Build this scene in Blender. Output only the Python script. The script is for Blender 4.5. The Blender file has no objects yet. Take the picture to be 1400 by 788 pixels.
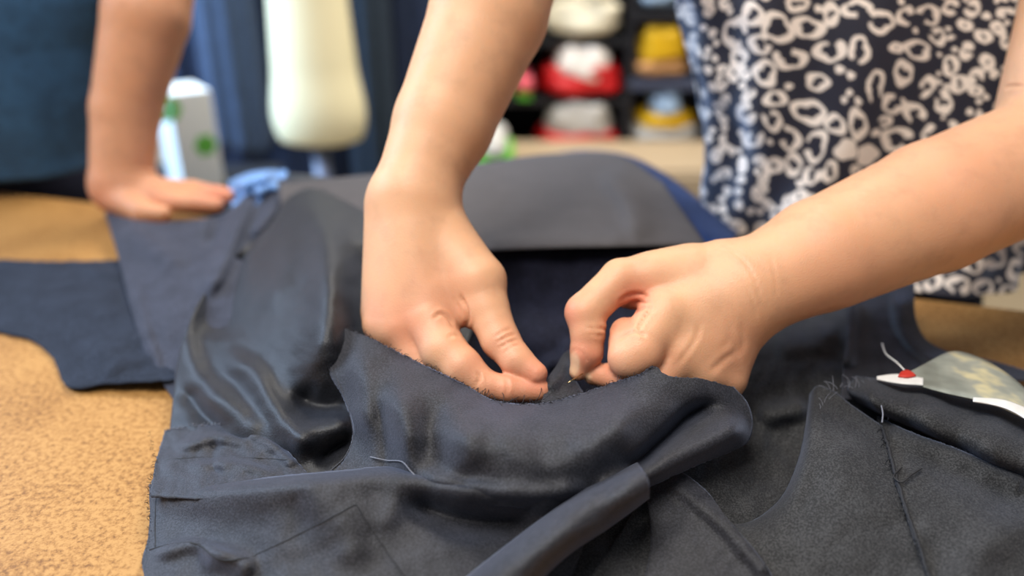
import bpy, bmesh, math, random
import numpy as np
from mathutils import Vector, noise as mnoise

# ------------------------------------------------------------------ camera, world, lights, exposure
SC = bpy.context.scene
COL = SC.collection
F = 1100.0                      # focal length in pixels of a 1400 px wide frame
PITCH = math.radians(25)
TZ = 0.90                       # table top height
CAM = np.array([0.0, 0.0, 1.23])
RIGHT = np.array([1.0, 0, 0])
FWD = np.array([0, math.cos(PITCH), -math.sin(PITCH)])
UP = np.array([0, math.sin(PITCH), math.cos(PITCH)])

cd = bpy.data.cameras.new('camera'); co = bpy.data.objects.new('camera', cd); COL.objects.link(co)
co.location = CAM; co.rotation_euler = (math.pi/2 - PITCH, 0, 0)
cd.sensor_width = 36; cd.lens = 36*F/1400; cd.clip_start = 0.02
cd.dof.use_dof = True; cd.dof.focus_distance = 0.475; cd.dof.aperture_fstop = 2.35
SC.camera = co

wd = bpy.data.worlds.new('world'); SC.world = wd; wd.use_nodes = True
bg = wd.node_tree.nodes['Background']; bg.inputs[0].default_value = (0.90, 0.92, 1.0, 1); bg.inputs[1].default_value = 0.22

def area(name, loc, target, size, power, color):
    l = bpy.data.lights.new(name, 'AREA'); l.shape = 'RECTANGLE'; l.size, l.size_y = size; l.energy = power; l.color = color
    o = bpy.data.objects.new(name, l); COL.objects.link(o); o.location = loc
    o.rotation_euler = (Vector(target)-Vector(loc)).to_track_quat('-Z', 'Y').to_euler(); return o
area('shop_window_light', (-2.4, 1.2, 2.3), (0.0, 0.5, 0.95), (1.2, 1.2), 75, (0.60, 0.76, 1.0))
area('rear_window_light', (-1.7, 1.75, 1.7), (0.15, 0.80, 1.05), (0.8, 0.9), 60, (0.36, 0.62, 1.0))
area('ceiling_panel_light', (-0.5, -0.1, 2.75), (0.0, 0.5, 0.95), (0.9, 0.9), 48, (1.0, 0.96, 0.90))
area('back_ceiling_light', (0.4, 2.0, 3.0), (0.2, 2.3, 0.8), (1.2, 0.8), 80, (1.0, 0.95, 0.86))
SC.view_settings.view_transform = 'Standard'; SC.view_settings.look = 'None'
SC.view_settings.exposure = 0.08; SC.view_settings.gamma = 1; SC.view_settings.use_curve_mapping = False

# ------------------------------------------------------------------ measuring helpers
def W(px, py, d):
    return CAM + d*(FWD + (px-700)/F*RIGHT - (py-394)/F*UP)
def HP(px, py, h):                                   # points on the height h above the table top
    px = np.asarray(px, float); py = np.asarray(py, float); h = np.asarray(h, float)
    dz = FWD[2] - (py-394)/F*UP[2]
    d = (TZ + h - CAM[2])/dz
    return CAM + d[..., None]*(FWD + ((px-700)/F)[..., None]*RIGHT - ((py-394)/F)[..., None]*UP)
def proj(p):
    q = p - CAM; d = q@FWD
    return 700 + F*(q@RIGHT)/d, 394 - F*(q@UP)/d, d

# ------------------------------------------------------------------ node helpers
def mat(name, color, rough=0.6, **kw):
    m = bpy.data.materials.new(name); m.use_nodes = True
    b = m.node_tree.nodes['Principled BSDF']
    b.inputs['Base Color'].default_value = (*color, 1); b.inputs['Roughness'].default_value = rough
    for k, v in kw.items(): b.inputs[k.replace('_', ' ')].default_value = v
    return m
def nd(m, t, **kw):
    n = m.node_tree.nodes.new(t)
    for k, v in kw.items():
        if k in n.inputs: n.inputs[k].default_value = v
        else: setattr(n, k, v)
    return n
def lk(m, a, b): m.node_tree.links.new(a, b)
def noise_tex(m, scale, detail=3, coord=None, rough=0.55):
    n = nd(m, 'ShaderNodeTexNoise'); n.inputs['Scale'].default_value = scale; n.inputs['Detail'].default_value = detail
    n.inputs['Roughness'].default_value = rough
    if coord is None:
        g = nd(m, 'ShaderNodeNewGeometry'); coord = g.outputs['Position']
    lk(m, coord, n.inputs['Vector']); return n
def ramp(m, fac, stops):
    r = nd(m, 'ShaderNodeValToRGB'); e = r.color_ramp.elements
    while len(e) < len(stops): e.new(0.5)
    for i, (p, c) in enumerate(stops): e[i].position = p; e[i].color = (*c, 1)
    lk(m, fac, r.inputs[0]); return r
def bump(m, h, strength, dist, prev=None):
    b = nd(m, 'ShaderNodeBump'); b.inputs['Strength'].default_value = strength; b.inputs['Distance'].default_value = dist
    lk(m, h, b.inputs['Height'])
    if prev is not None: lk(m, prev, b.inputs['Normal'])
    return b.outputs['Normal']
def srgb(r, g, b):
    f = lambda c: (c/255/12.92) if c/255 <= 0.04045 else ((c/255+0.055)/1.055)**2.4
    return (f(r), f(g), f(b))

def cloth_mat(name, c, rough=0.6, sheen=0.35, tint=(0.6, 0.7, 1.0), weave=1000, wstr=0.25, spec=0.35, mottling=0.55):
    m = mat(name, c, rough, Sheen_Weight=sheen, Sheen_Roughness=0.45, Specular_IOR_Level=spec)
    b = m.node_tree.nodes['Principled BSDF']; b.inputs['Sheen Tint'].default_value = (*tint, 1)
    n = noise_tex(m, weave, 2); n2 = noise_tex(m, 45, 5)
    hf = nd(m, 'ShaderNodeMath', operation='MULTIPLY'); lk(m, n2.outputs[0], hf.inputs[0]); hf.inputs[1].default_value = 0.36
    mul = nd(m, 'ShaderNodeMath', operation='MULTIPLY_ADD'); lk(m, n.outputs[0], mul.inputs[0]); mul.inputs[1].default_value = 1.35; lk(m, hf.outputs[0], mul.inputs[2])
    lo = tuple(x*(1-mottling) for x in c); hi = tuple(min(1, x*(1+1.3*mottling)) for x in c)
    r = ramp(m, mul.outputs[0], [(0.68, lo), (0.88, c), (1.0, hi)]); lk(m, r.outputs[0], b.inputs['Base Color'])
    nn = bump(m, n.outputs[0], wstr*1.6, 0.0008)
    nn = bump(m, n2.outputs[0], 0.2, 0.0015, nn)
    lk(m, nn, b.inputs['Normal']); return m

M = {}
M['charcoal'] = cloth_mat('charcoal_lining_cloth', srgb(37, 37, 42), 0.66, 0.22, spec=0.38)
M['satin'] = cloth_mat('dark_satin', srgb(23, 24, 29), 0.53, 0.08, spec=0.42, wstr=0.25)
M['slate_light'] = cloth_mat('light_slate_cloth', srgb(48, 51, 63), 0.75, 0.12, spec=0.2)
M['slate'] = cloth_mat('slate_cloth', srgb(34, 40, 52), 0.8, 0.06, spec=0.12)
M['grey_cloth'] = cloth_mat('warm_grey_cloth', srgb(78, 75, 76), 0.9, 0.04, mottling=0.12, spec=0.1)
M['navy_cloth'] = cloth_mat('navy_cloth', srgb(24, 25, 38), 0.9, 0.05, spec=0.15)
M['black_cloth'] = cloth_mat('black_cloth', srgb(45, 45, 46), 0.8, 0.12)
M['denim'] = cloth_mat('denim_cloth', srgb(32, 50, 92), 0.9, 0.1, spec=0.1)
M['light_denim'] = cloth_mat('light_denim_cloth', srgb(104, 144, 200), 0.8, 0.2)
M['seam'] = mat('seam_thread', srgb(26, 27, 32), 0.8)
M['thread'] = mat('loose_dark_thread', srgb(22, 22, 26), 0.7)
M['pale_thread'] = mat('loose_grey_thread', srgb(110, 112, 122), 0.7)

# ------------------------------------------------------------------ object helpers
def tag(o, label=None, cat=None, group=None, kind=None):
    if label: o['label'] = label
    if cat: o['category'] = cat
    if group: o['group'] = group
    if kind: o['kind'] = kind
    return o
def empty(name, loc, label=None, cat=None, group=None):
    o = bpy.data.objects.new(name, None); o.location = loc; COL.objects.link(o); o.empty_display_size = 0.05
    return tag(o, label, cat, group)
def mesh_obj(name, verts, faces, m, parent=None, smooth=True, loc=None):
    me = bpy.data.meshes.new(name)
    verts = np.asarray(verts, float)
    off = np.array(parent_world(parent)) if parent is not None else (np.array(loc) if loc is not None else np.zeros(3))
    v = verts - off
    me.from_pydata([tuple(x) for x in v], [], [tuple(int(i) for i in f) for f in faces]); me.update()
    if smooth: me.polygons.foreach_set('use_smooth', [True]*len(me.polygons))
    if m: me.materials.append(m)
    o = bpy.data.objects.new(name, me); COL.objects.link(o)
    if parent is not None: o.parent = parent
    elif loc is not None: o.location = loc
    return o
def parent_world(p):
    v = Vector((0, 0, 0))
    while p is not None: v += p.location; p = p.parent
    return v
def catmull(P, n):
    P = np.asarray(P, float)
    if len(P) == 1: return np.repeat(P, n, 0)
    seg = np.linalg.norm(np.diff(P[:, :2], axis=0), axis=1); s = np.concatenate([[0], np.cumsum(seg)]); s /= s[-1]
    t = np.linspace(0, 1, n); i = np.clip(np.searchsorted(s, t, side='right')-1, 0, len(P)-2)
    f = ((t - s[i])/(s[i+1]-s[i]+1e-12))[:, None]
    g = np.gradient(P, s+np.arange(len(s))*1e-9, axis=0) if len(P) > 2 else np.repeat((P[1:]-P[:1]), 2, 0)
    h = (s[i+1]-s[i])[:, None]
    return (2*f**3-3*f**2+1)*P[i] + (f**3-2*f**2+f)*h*g[i] + (-2*f**3+3*f**2)*P[i+1] + (f**3-f**2)*h*g[i+1]
def polydist(x, y, pl):
    """signed distance (+ on the right-hand side going along, y down) and arclength fraction"""
    pl = np.asarray(pl, float); best = np.full(x.shape, 1e9); sg = np.zeros(x.shape); tt = np.zeros(x.shape)
    L = np.linalg.norm(np.diff(pl, axis=0), axis=1); cum = np.concatenate([[0], np.cumsum(L)]); tot = cum[-1]
    for k in range(len(pl)-1):
        ax, ay = pl[k]; bx, by = pl[k+1]; dx, dy = bx-ax, by-ay
        t = np.clip(((x-ax)*dx+(y-ay)*dy)/(dx*dx+dy*dy), 0, 1)
        qx, qy = x-ax-t*dx, y-ay-t*dy; d = np.hypot(qx, qy)
        m = d < best; best = np.where(m, d, best); sg = np.where(m, np.sign(dx*qy-dy*qx), sg); tt = np.where(m, (cum[k]+t*L[k])/tot, tt)
    return best*np.where(sg == 0, 1, sg), tt
class Relief:
    """height over the table top: thin plate through the measured points, plus fold crests"""
    def __init__(s, ctrl, folds=(), wr=0.0, seed=0, wscale=40):
        c = np.asarray(ctrl, float); s.xy = c[:, :2]/100; n = len(c)
        s.folds = [(catmull(np.array(f[0], float), 24) if len(f[0]) > 2 else np.array(f[0], float),) + tuple(f[1:]) for f in folds]
        K = s.k(np.linalg.norm(s.xy[:, None]-s.xy[None], axis=2)) + np.eye(n)*0.02
        Pm = np.c_[np.ones(n), s.xy]; A = np.zeros((n+3, n+3)); A[:n, :n] = K; A[:n, n:] = Pm; A[n:, :n] = Pm.T
        s.w = np.linalg.lstsq(A, np.r_[c[:, 2], 0, 0, 0], rcond=None)[0]; s.wr = wr; s.seed = seed; s.ws = wscale
    def k(s, r): return np.where(r > 1e-9, r*r*np.log(r+1e-9), 0)
    def __call__(s, px, py):
        sh = px.shape; q = np.c_[px.ravel(), py.ravel()]/100
        K = s.k(np.linalg.norm(q[:, None]-s.xy[None], axis=2))
        h = (K@s.w[:-3] + s.w[-3] + q@s.w[-2:]).reshape(sh)
        for f in s.folds:
            pl, amp, w1, w2 = f[:4]; taper = f[4] if len(f) > 4 else 0.25; sharp = f[5] if len(f) > 5 else 2
            d, t = polydist(px, py, pl)
            e = np.minimum(1, np.minimum(t, 1-t)/max(taper, 1e-3)); e = e*e*(3-2*e) if taper > 0 else 1
            w = np.where(d < 0, w1, w2)
            h = h + amp*e*np.exp(-np.abs(d/w)**sharp)
        if s.wr:
            flat = [mnoise.noise(Vector((a/s.ws, b/s.ws, s.seed))) + 0.5*mnoise.noise(Vector((a/s.ws*2.3, b/s.ws*2.3, s.seed+5))) for a, b in zip(px.ravel(), py.ravel())]
            h = h + s.wr*np.array(flat).reshape(sh)
        return h/1000.0
def coons(top, bottom, left, right, nu, nv):
    T, B = catmull(top, nu), catmull(bottom, nu); L, R = catmull(left, nv), catmull(right, nv)
    u = np.linspace(0, 1, nu)[None, :, None]; v = np.linspace(0, 1, nv)[:, None, None]
    S = (1-v)*T[None]+v*B[None] + (1-u)*L[:, None]+u*R[:, None]
    return S - ((1-u)*(1-v)*T[0]+u*(1-v)*T[-1]+(1-u)*v*B[0]+u*v*B[-1])
def grid_faces(nv, nu):
    i = np.arange(nv*nu).reshape(nv, nu)
    return np.stack([i[:-1, :-1], i[1:, :-1], i[1:, 1:], i[:-1, 1:]], -1).reshape(-1, 4)
def sheet(name, m, top, bottom, left, right, relief, parent=None, bulge=None, step=4.5, thick=0.0009, ragged=0.0, seed=1):
    """one cloth panel: four edges and a relief; a real sheet with thickness"""
    ln = lambda P: np.linalg.norm(np.diff(np.array(P, float), axis=0), axis=1).sum()
    nu = int(max(ln(top), ln(bottom))/step)+2; nv = int(max(ln(left), ln(right))/step)+2
    S = coons(top, bottom, left, right, nu, nv); px, py = S[..., 0], S[..., 1]
    if ragged:
        r = np.random.RandomState(seed)
        for sl in ((0, slice(None)), (-1, slice(None)), (slice(None), 0)):
            px[sl] += r.uniform(-ragged, ragged, px[sl].shape); py[sl] += r.uniform(-ragged, ragged, px[sl].shape)
    h = relief(px, py)
    if bulge is not None:
        u, v = np.meshgrid(np.linspace(0, 1, nu), np.linspace(0, 1, nv)); h = h + bulge(u, v)
    P = HP(px, py, np.maximum(h, 0.0016))
    o = mesh_obj(name, P.reshape(-1, 3), grid_faces(nv, nu)[:, ::-1], m, parent)
    s = o.modifiers.new('thickness', 'SOLIDIFY'); s.thickness = thick; s.offset = -1
    return o
def tube_pts(P, r, n=6, r2=None):
    P = np.asarray(P, float); N = len(P); rr = np.linspace(r, r if r2 is None else r2, N)
    T = np.gradient(P, axis=0); T /= np.linalg.norm(T, axis=1)[:, None]+1e-12
    ref = np.array([0.13, 0.2, 1.0]); V = []
    for i in range(N):
        a = np.cross(T[i], ref); a /= np.linalg.norm(a)+1e-9; b = np.cross(T[i], a)
        for k in range(n):
            t = 2*math.pi*k/n; V.append(P[i]+rr[i]*(a*math.cos(t)+b*math.sin(t)))
    Fc = [(i*n+k, i*n+(k+1) % n, (i+1)*n+(k+1) % n, (i+1)*n+k) for i in range(N-1) for k in range(n)]
    Fc += [tuple(range(n))[::-1], tuple(range((N-1)*n, N*n))]
    return V, Fc
def multi_tube(name, paths, m, parent=None, n=5):
    V, Fc = [], []
    for P, r in paths:
        v, f = tube_pts(P, r, n); b = len(V); V += v; Fc += [tuple(i+b for i in q) for q in f]
    return mesh_obj(name, V, Fc, m, parent)
def seam(name, pts, relief, parent, m=None, r=0.0005, lift=0.0008, jitter=0.0, n=None):
    q = catmull(pts, n or max(8, int(len(pts)*14)))
    if jitter: q = q + np.random.RandomState(len(pts)).uniform(-jitter, jitter, q.shape)
    P = HP(q[:, 0], q[:, 1], relief(q[:, 0], q[:, 1])+lift)
    v, f = tube_pts(P, r, 5); return mesh_obj(name, v, f, m or M['seam'], parent)
def bm_obj(name, bm, m, parent=None, smooth=False, loc=None):
    me = bpy.data.meshes.new(name); bm.to_mesh(me); bm.free()
    if m: me.materials.append(m)
    if smooth: me.polygons.foreach_set('use_smooth', [True]*len(me.polygons))
    o = bpy.data.objects.new(name, me); COL.objects.link(o)
    if parent is not None: o.parent = parent
    if loc is not None: o.location = loc
    return o
def add_box(bm, c, s, bevel=0.0, rz=0):
    r = bmesh.ops.create_cube(bm, size=1)['verts']
    bmesh.ops.scale(bm, vec=s, verts=r)
    if rz: bmesh.ops.rotate(bm, cent=(0, 0, 0), matrix=__import__('mathutils').Matrix.Rotation(rz, 3, 'Z'), verts=r)
    bmesh.ops.translate(bm, vec=c, verts=r)
    if bevel:
        e = list({e for v in r for e in v.link_edges}); bmesh.ops.bevel(bm, geom=e, offset=bevel, segments=2, affect='EDGES', profile=0.6)

# ------------------------------------------------------------------ setting
M['floor'] = mat('beige_floor', srgb(168, 150, 122), 0.5)
M['wall'] = mat('off_white_wall', srgb(196, 190, 178), 0.9)
bm = bmesh.new(); add_box(bm, (0, 1.5, -0.05), (8, 7, 0.1)); tag(bm_obj('floor', bm, M['floor']), kind='structure')
bm = bmesh.new(); add_box(bm, (0, 3.25, 1.5), (8, 0.1, 3.2)); tag(bm_obj('wall_back', bm, M['wall']), kind='structure')

# table -------------------------------------------------------------
def table_mat():
    m = mat('tan_pressed_board', srgb(196, 148, 92), 0.62, Specular_IOR_Level=0.3); b = m.node_tree.nodes['Principled BSDF']
    n = noise_tex(m, 260, 4, rough=0.75); n2 = noise_tex(m, 12, 4)
    a = nd(m, 'ShaderNodeMath', operation='MULTIPLY_ADD'); lk(m, n2.outputs[0], a.inputs[0]); a.inputs[1].default_value = 0.35; lk(m, n.outputs[0], a.inputs[2])
    r = ramp(m, a.outputs[0], [(0.52, srgb(110, 74, 36)), (0.63, srgb(147, 105, 55)), (0.75, srgb(170, 128, 74))])
    lk(m, r.outputs[0], b.inputs['Base Color']); lk(m, bump(m, n.outputs[0], 0.2, 0.0008), b.inputs['Normal']); return m
M['table'] = table_mat(); M['steel'] = mat('grey_steel', srgb(120, 122, 126), 0.4, Metallic=0.9)
e0 = HP(0, 262, 0); e1 = HP(1400, 424, 0)
dirv = (e1-e0)/np.linalg.norm(e1-e0); nrm = np.array([dirv[1], -dirv[0], 0])
A_ = e0 - dirv*0.45; B_ = e1 + dirv*0.55; C_ = B_ + nrm*1.15; D_ = A_ + nrm*1.15
tb = empty('cutting_table', ((A_+C_)/2*np.array([1, 1, 0])).tolist(), 'large tan pressed board cutting table the dark fabric is spread on', 'table')
v = [q + np.array([0, 0, z]) for z in (0, -0.035) for q in (A_, B_, C_, D_)]
o = mesh_obj('table_top', v, [(0, 3, 2, 1), (4, 5, 6, 7), (0, 1, 5, 4), (1, 2, 6, 5), (2, 3, 7, 6), (3, 0, 4, 7)], M['table'], tb, smooth=False)
bv = o.modifiers.new('bevel', 'BEVEL'); bv.width = 0.003; bv.segments = 2
for q in (A_ + dirv*.06+nrm*.06, B_-dirv*.06+nrm*.06, C_-dirv*.06-nrm*.06, D_+dirv*.06-nrm*.06):
    bm = bmesh.new(); add_box(bm, (q[0]-tb.location[0], q[1]-tb.location[1], (TZ-0.035)/2), (0.05, 0.05, TZ-0.035), 0.004); bm_obj('leg', bm, M['steel'], tb)

# ------------------------------------------------------------------ cloth on the table
# 1 slate piece lying flat at the left
rel = Relief([(-60, 350, 5), (-60, 440, 3), (60, 360, 8), (150, 357, 9), (250, 350, 14), (0, 455, 2), (70, 490, 2.5), (90, 526, 2.5), (150, 520, 8), (240, 520, 12), (100, 430, 8), (180, 440, 12), (200, 490, 9)],
             [([(110, 500), (160, 470), (240, 460)], 5, 14, 18), ([(0, 400), (90, 410), (200, 390)], 4, 20, 30), ([(130, 520), (170, 497), (230, 490)], 4, 9, 9), ([(105, 360), (140, 372), (200, 366)], 4, 8, 10)], wr=1.2, wscale=50)
g = empty('slate_fabric_piece', HP(120, 450, 0).tolist(), 'flat slate blue fabric piece with a notched corner lying on the tan table', 'fabric')
sheet('fabric_panel', M['slate'], [(-60, 352), (60, 358), (150, 357), (260, 350)], [(-60, 438), (0, 455), (45, 467), (72, 490), (90, 528), (150, 526), (262, 520)],
      [(-60, 352), (-60, 438)], [(260, 350), (262, 520)], rel, g, ragged=0.7)

# 2 grey cloth stretched at the back with its navy underside
g2 = empty('grey_cloth_bundle', HP(700, 300, 0).tolist(), 'warm grey cloth folded over navy fabric behind the two sewing hands', 'fabric')
rel = Relief([(380, 250, 66), (520, 240, 78), (680, 225, 82), (800, 212, 84), (900, 240, 78), (400, 350, 60), (540, 350, 78), (700, 342, 84), (860, 338, 84), (960, 330, 72), (640, 290, 84)],
             [([(820, 230), (860, 280), (870, 340)], 8, 25, 14), ([(660, 332), (760, 330), (860, 328)], 3.5, 14, 7, 0.1), ([(500, 260), (600, 250), (700, 262)], 2, 14, 20)], wr=1.0, wscale=60)
sheet('fabric_panel', M['grey_cloth'], [(380, 252), (500, 240), (640, 226), (760, 211), (850, 214), (905, 250)], [(400, 372), (560, 356), (660, 345), (740, 341), (860, 338), (965, 335)],
      [(380, 252), (400, 372)], [(905, 250), (965, 335)], rel, g2, step=6)
rel = Relief([(500, 350, 76), (660, 343, 80), (760, 340, 80), (860, 337, 80), (980, 335, 70), (560, 430, 45), (700, 400, 52), (800, 400, 50), (950, 400, 40), (700, 450, 38), (760, 480, 36), (700, 560, 30), (860, 540, 30), (1040, 420, 30), (1040, 540, 28), (560, 560, 30)],
             [([(660, 480), (730, 505), (790, 490), (850, 450)], -10, 30, 20), ([(740, 505), (775, 490), (782, 460)], 14, 9, 6)], wr=1.5, wscale=50)
sheet('navy_lining', M['navy_cloth'], [(500, 352), (600, 349), (660, 345), (740, 341), (860, 338), (1010, 335)], [(520, 600), (760, 600), (985, 560)],
      [(500, 352), (520, 600)], [(1010, 335), (985, 560)], rel, g2)
# denim roll behind it
gj = empty('denim_jeans', HP(880, 280, 0).tolist(), 'blue denim roll curving behind the grey cloth towards the patterned blouse', 'clothing')
rel = Relief([(760, 215, 58), (850, 230, 56), (930, 270, 48), (1000, 320, 38), (860, 270, 50), (900, 320, 45), (800, 200, 58)], wr=1, wscale=40)
sheet('trouser_leg', M['denim'], [(740, 214), (800, 206), (860, 212), (912, 236), (958, 270), (1014, 314)], [(800, 232), (845, 252), (880, 285), (905, 320), (925, 345), (960, 362)],
      [(740, 214), (765, 226), (800, 232)], [(1010, 318), (990, 345), (960, 362)], rel, gj, bulge=lambda u, v: 0.030*np.sqrt(np.clip(1-(2*v-1)**2, 0, 1))-0.004+0.003*np.sin(v*9+u*5), step=5)
seam('side_seam', [(800, 214), (850, 226), (900, 258), (945, 300)], lambda a, b: rel(a, b)+0.024, gj, M['denim'], r=0.001)
gk = empty('light_denim_scrap', HP(355, 258, 0).tolist(), 'small light blue denim scrap crumpled beside the flat far hand', 'fabric')
rel = Relief([(310, 240, 40), (390, 235, 42), (310, 275, 30), (395, 285, 34), (350, 255, 52)], [([(325, 262), (350, 246), (378, 240)], 12, 6, 8, 0.2), ([(350, 270), (366, 256), (386, 262)], 10, 6, 6, 0.2)], wr=6, wscale=12)
sheet('fabric_panel', M['light_denim'], [(312, 248), (345, 236), (392, 233)], [(318, 285), (350, 290), (392, 292)], [(312, 248), (318, 285)], [(392, 233), (392, 292)], rel, gk, step=3)

# 3 the garment being sewn ------------------------------------------
G = empty('dark_garment', HP(560, 640, 0).tolist(), 'charcoal satin garment in the middle held in folds by the two sewing hands', 'garment')
# left drooping panel
rB = Relief([(143, 290, 22), (230, 308, 34), (310, 300, 36), (345, 265, 44), (400, 242, 56), (165, 370, 18), (185, 440, 14), (205, 500, 8), (240, 550, 4), (240, 380, 30), (300, 400, 38), (270, 470, 22), (220, 440, 24)],
            [([(345, 255), (330, 300), (300, 370), (275, 420)], 12, 12, 16), ([(160, 300), (230, 350), (262, 372)], 7, 14, 20), ([(300, 285), (295, 320), (285, 345)], -9, 12, 12),
             ([(388, 262), (372, 290), (340, 330)], 10, 8, 8), ([(186, 380), (200, 450), (225, 520)], 3.5, 7, 12, 0.3)], wr=1.2, wscale=45)
sheet('side_panel', M['slate_light'], [(143, 290), (200, 304), (255, 303), (310, 290), (345, 262), (400, 240)], [(236, 545), (246, 560), (262, 566)],
      [(143, 290), (160, 345), (182, 430), (205, 495), (236, 545)], [(400, 240), (385, 330), (320, 430), (262, 566)], rB, G, ragged=0.5)
# satin heap
rC = Relief([(395, 238, 62), (470, 250, 66), (560, 270, 62), (680, 330, 50), (370, 310, 60), (310, 365, 46), (264, 430, 36), (247, 500, 20), (232, 610, 10), (440, 320, 86), (440, 400, 84), (400, 460, 66), (330, 430, 46),
             (520, 380, 72), (520, 480, 60), (600, 460, 44), (450, 520, 54), (340, 520, 38), (290, 560, 26), (400, 600, 32), (480, 600, 34), (560, 560, 40), (320, 620, 20)],
            [([(430, 270), (452, 350), (450, 420), (435, 490), (395, 540)], 14, 36, 26, .35), ([(330, 340), (272, 400), (254, 450), (268, 510), (325, 565), (400, 625)], 8, 16, 24, 0.3),
             ([(325, 340), (305, 400), (300, 470)], -13, 22, 26), ([(285, 490), (340, 505), (368, 545), (395, 585), (440, 640)], 9, 15, 20, 0.25), ([(250, 520), (275, 560), (310, 600)], -6, 14, 14, .3),
             ([(400, 530), (430, 555), (490, 550)], -8, 20, 18, .3), ([(395, 610), (436, 588), (490, 578)], 8, 16, 20, .3), ([(430, 640), (460, 612), (490, 600)], -6, 10, 10, .3),
             ([(372, 300), (340, 345), (305, 390)], -8, 7, 9, 0.3), ([(500, 330), (490, 420), (500, 480)], -7, 26, 20), ([(470, 330), (540, 300), (600, 320)], 5, 24, 30), ([(400, 300), (385, 380), (350, 450)], 4, 16, 20, .4)], wr=1.3, wscale=40)
sheet('satin_panel', M['satin'], [(395, 238), (430, 241), (470, 250), (540, 262), (600, 290), (680, 330)], [(230, 625), (320, 640), (420, 672), (500, 665), (580, 640)],
      [(395, 238), (376, 300), (315, 356), (268, 420), (247, 480), (236, 560), (230, 625)], [(680, 330), (650, 440), (580, 640)], rC, G, step=3.5)
# facing flap at the lower left
rD = Relief([(225, 590, 12), (300, 584, 22), (350, 592, 26), (405, 632, 30), (206, 665, 16), (300, 662, 28), (430, 655, 34), (300, 625, 24), (470, 660, 34)],
            [([(235, 615), (300, 600), (350, 610)], 4.5, 7, 9), ([(250, 640), (320, 636), (380, 650)], 4, 6, 9), ([(330, 588), (375, 610), (405, 640)], 5, 6, 8, 0.15), ([(300, 600), (290, 630), (300, 655)], -3, 8, 8)], wr=1.8, wscale=26)
sheet('facing', M['charcoal'], [(226, 590), (262, 584), (310, 583), (352, 589), (385, 610), (412, 640), (440, 668)], [(205, 680), (300, 685), (440, 684)],
      [(226, 590), (213, 635), (205, 680)], [(440, 668), (440, 684)], rD, G, step=3, ragged=1.0)
seam('seam', [(228, 629), (270, 626), (320, 626), (395, 629)], rD, G, jitter=0.5)
# front held panel with the frayed edge
rE = Relief([(455, 443, 80), (500, 460, 82), (560, 490, 74), (640, 530, 64), (690, 552, 60), (745, 551, 60), (800, 538, 64), (850, 520, 70), (893, 503, 80), (960, 520, 72), (1005, 532, 60), (1030, 575, 44),
             (450, 500, 66), (478, 560, 52), (483, 600, 42), (440, 650, 34), (540, 560, 72), (540, 640, 46), (640, 600, 72), (640, 655, 52), (760, 600, 74), (760, 670, 50), (850, 590, 72), (860, 645, 46), (930, 570, 62), (980, 580, 50), (700, 580, 72), (920, 640, 38)],
            [([(540, 500), (552, 590), (560, 680)], 5, 18, 34, 0.5), ([(505, 520), (528, 590), (534, 670)], -6, 22, 14, 0.4), ([(492, 470), (500, 540), (500, 610)], 5, 16, 18, .35), ([(600, 530), (592, 600), (600, 665)], -6, 22, 24, .4), ([(640, 560), (640, 610), (655, 660)], 4, 24, 26, .4),
             ([(720, 570), (740, 610), (800, 600)], -4, 26, 26, .4), ([(860, 540), (840, 590), (780, 640)], 4, 24, 24, .4), ([(992, 548), (950, 562), (905, 600), (868, 634), (840, 652)], -14, 13, 11, 0.3), ([(1024, 578), (960, 612), (900, 642), (850, 668), (820, 690)], 13, 17, 20, 0.12),
             ([(560, 648), (640, 668), (740, 676), (810, 664)], 5, 14, 10, 0.15)], wr=1.6, wscale=60)
topE = [(455, 443), (478, 452), (500, 460), (540, 481), (585, 503), (640, 530), (668, 546), (690, 552), (745, 552), (790, 541), (850, 521), (878, 512), (893, 502), (908, 512), (960, 519), (1002, 530)]
sheet('front_panel', M['charcoal'], topE, [(440, 662), (500, 662), (560, 664), (640, 684), (740, 694), (830, 690), (880, 668), (950, 636), (1000, 616)],
      [(455, 443), (446, 480), (452, 510), (475, 555), (484, 590), (474, 625), (440, 662)], [(1002, 530), (1021, 552), (1028, 580), (1022, 603), (1000, 616)], rE, G, step=3.2, ragged=0.9)
seam('edge_binding', [(451, 500), (468, 535), (481, 575), (483, 600), (474, 622), (448, 648)], rE, G, M['charcoal'], r=0.0006, lift=0.0006)
# lower front panel
rF = Relief([(205, 665, 10), (280, 662, 28), (400, 652, 52), (540, 640, 52), (640, 658, 54), (760, 668, 54), (830, 655, 50), (200, 760, 5), (200, 820, 3), (300, 720, 22), (300, 800, 12), (420, 720, 36), (420, 820, 20),
             (540, 700, 40), (540, 800, 24), (640, 740, 30), (640, 820, 20), (740, 700, 36), (800, 700, 34)],
            [([(205, 672), (300, 672), (420, 664), (540, 650), (640, 668), (770, 678)], 4, 14, 30, 0.05), ([(270, 760), (320, 765), (350, 790)], 6, 14, 16), ([(400, 690), (480, 700), (560, 720)], 4, 26, 26), ([(540, 680), (640, 712), (740, 712)], -13, 22, 24, 0.25), ([(420, 700), (470, 740), (500, 790)], 4, 30, 30, .4), ([(205, 765), (260, 745), (330, 770)], 4, 6, 12)], wr=1.3, wscale=60)
sheet('lower_panel', M['charcoal'], [(204, 664), (240, 663), (300, 661), (400, 651), (480, 644), (540, 639), (580, 648), (640, 656), (740, 666), (835, 654)],
      [(196, 850), (420, 860), (640, 860), (760, 850)], [(204, 664), (206, 700), (203, 740), (195, 770), (200, 800), (196, 850)], [(835, 654), (800, 740), (760, 850)], rF, G, bulge=lambda u, v: -0.016*(1-np.sqrt(np.clip(1-(1-np.minimum(v/0.10, 1))**2, 0, 1))), step=3, ragged=0.3)
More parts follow.
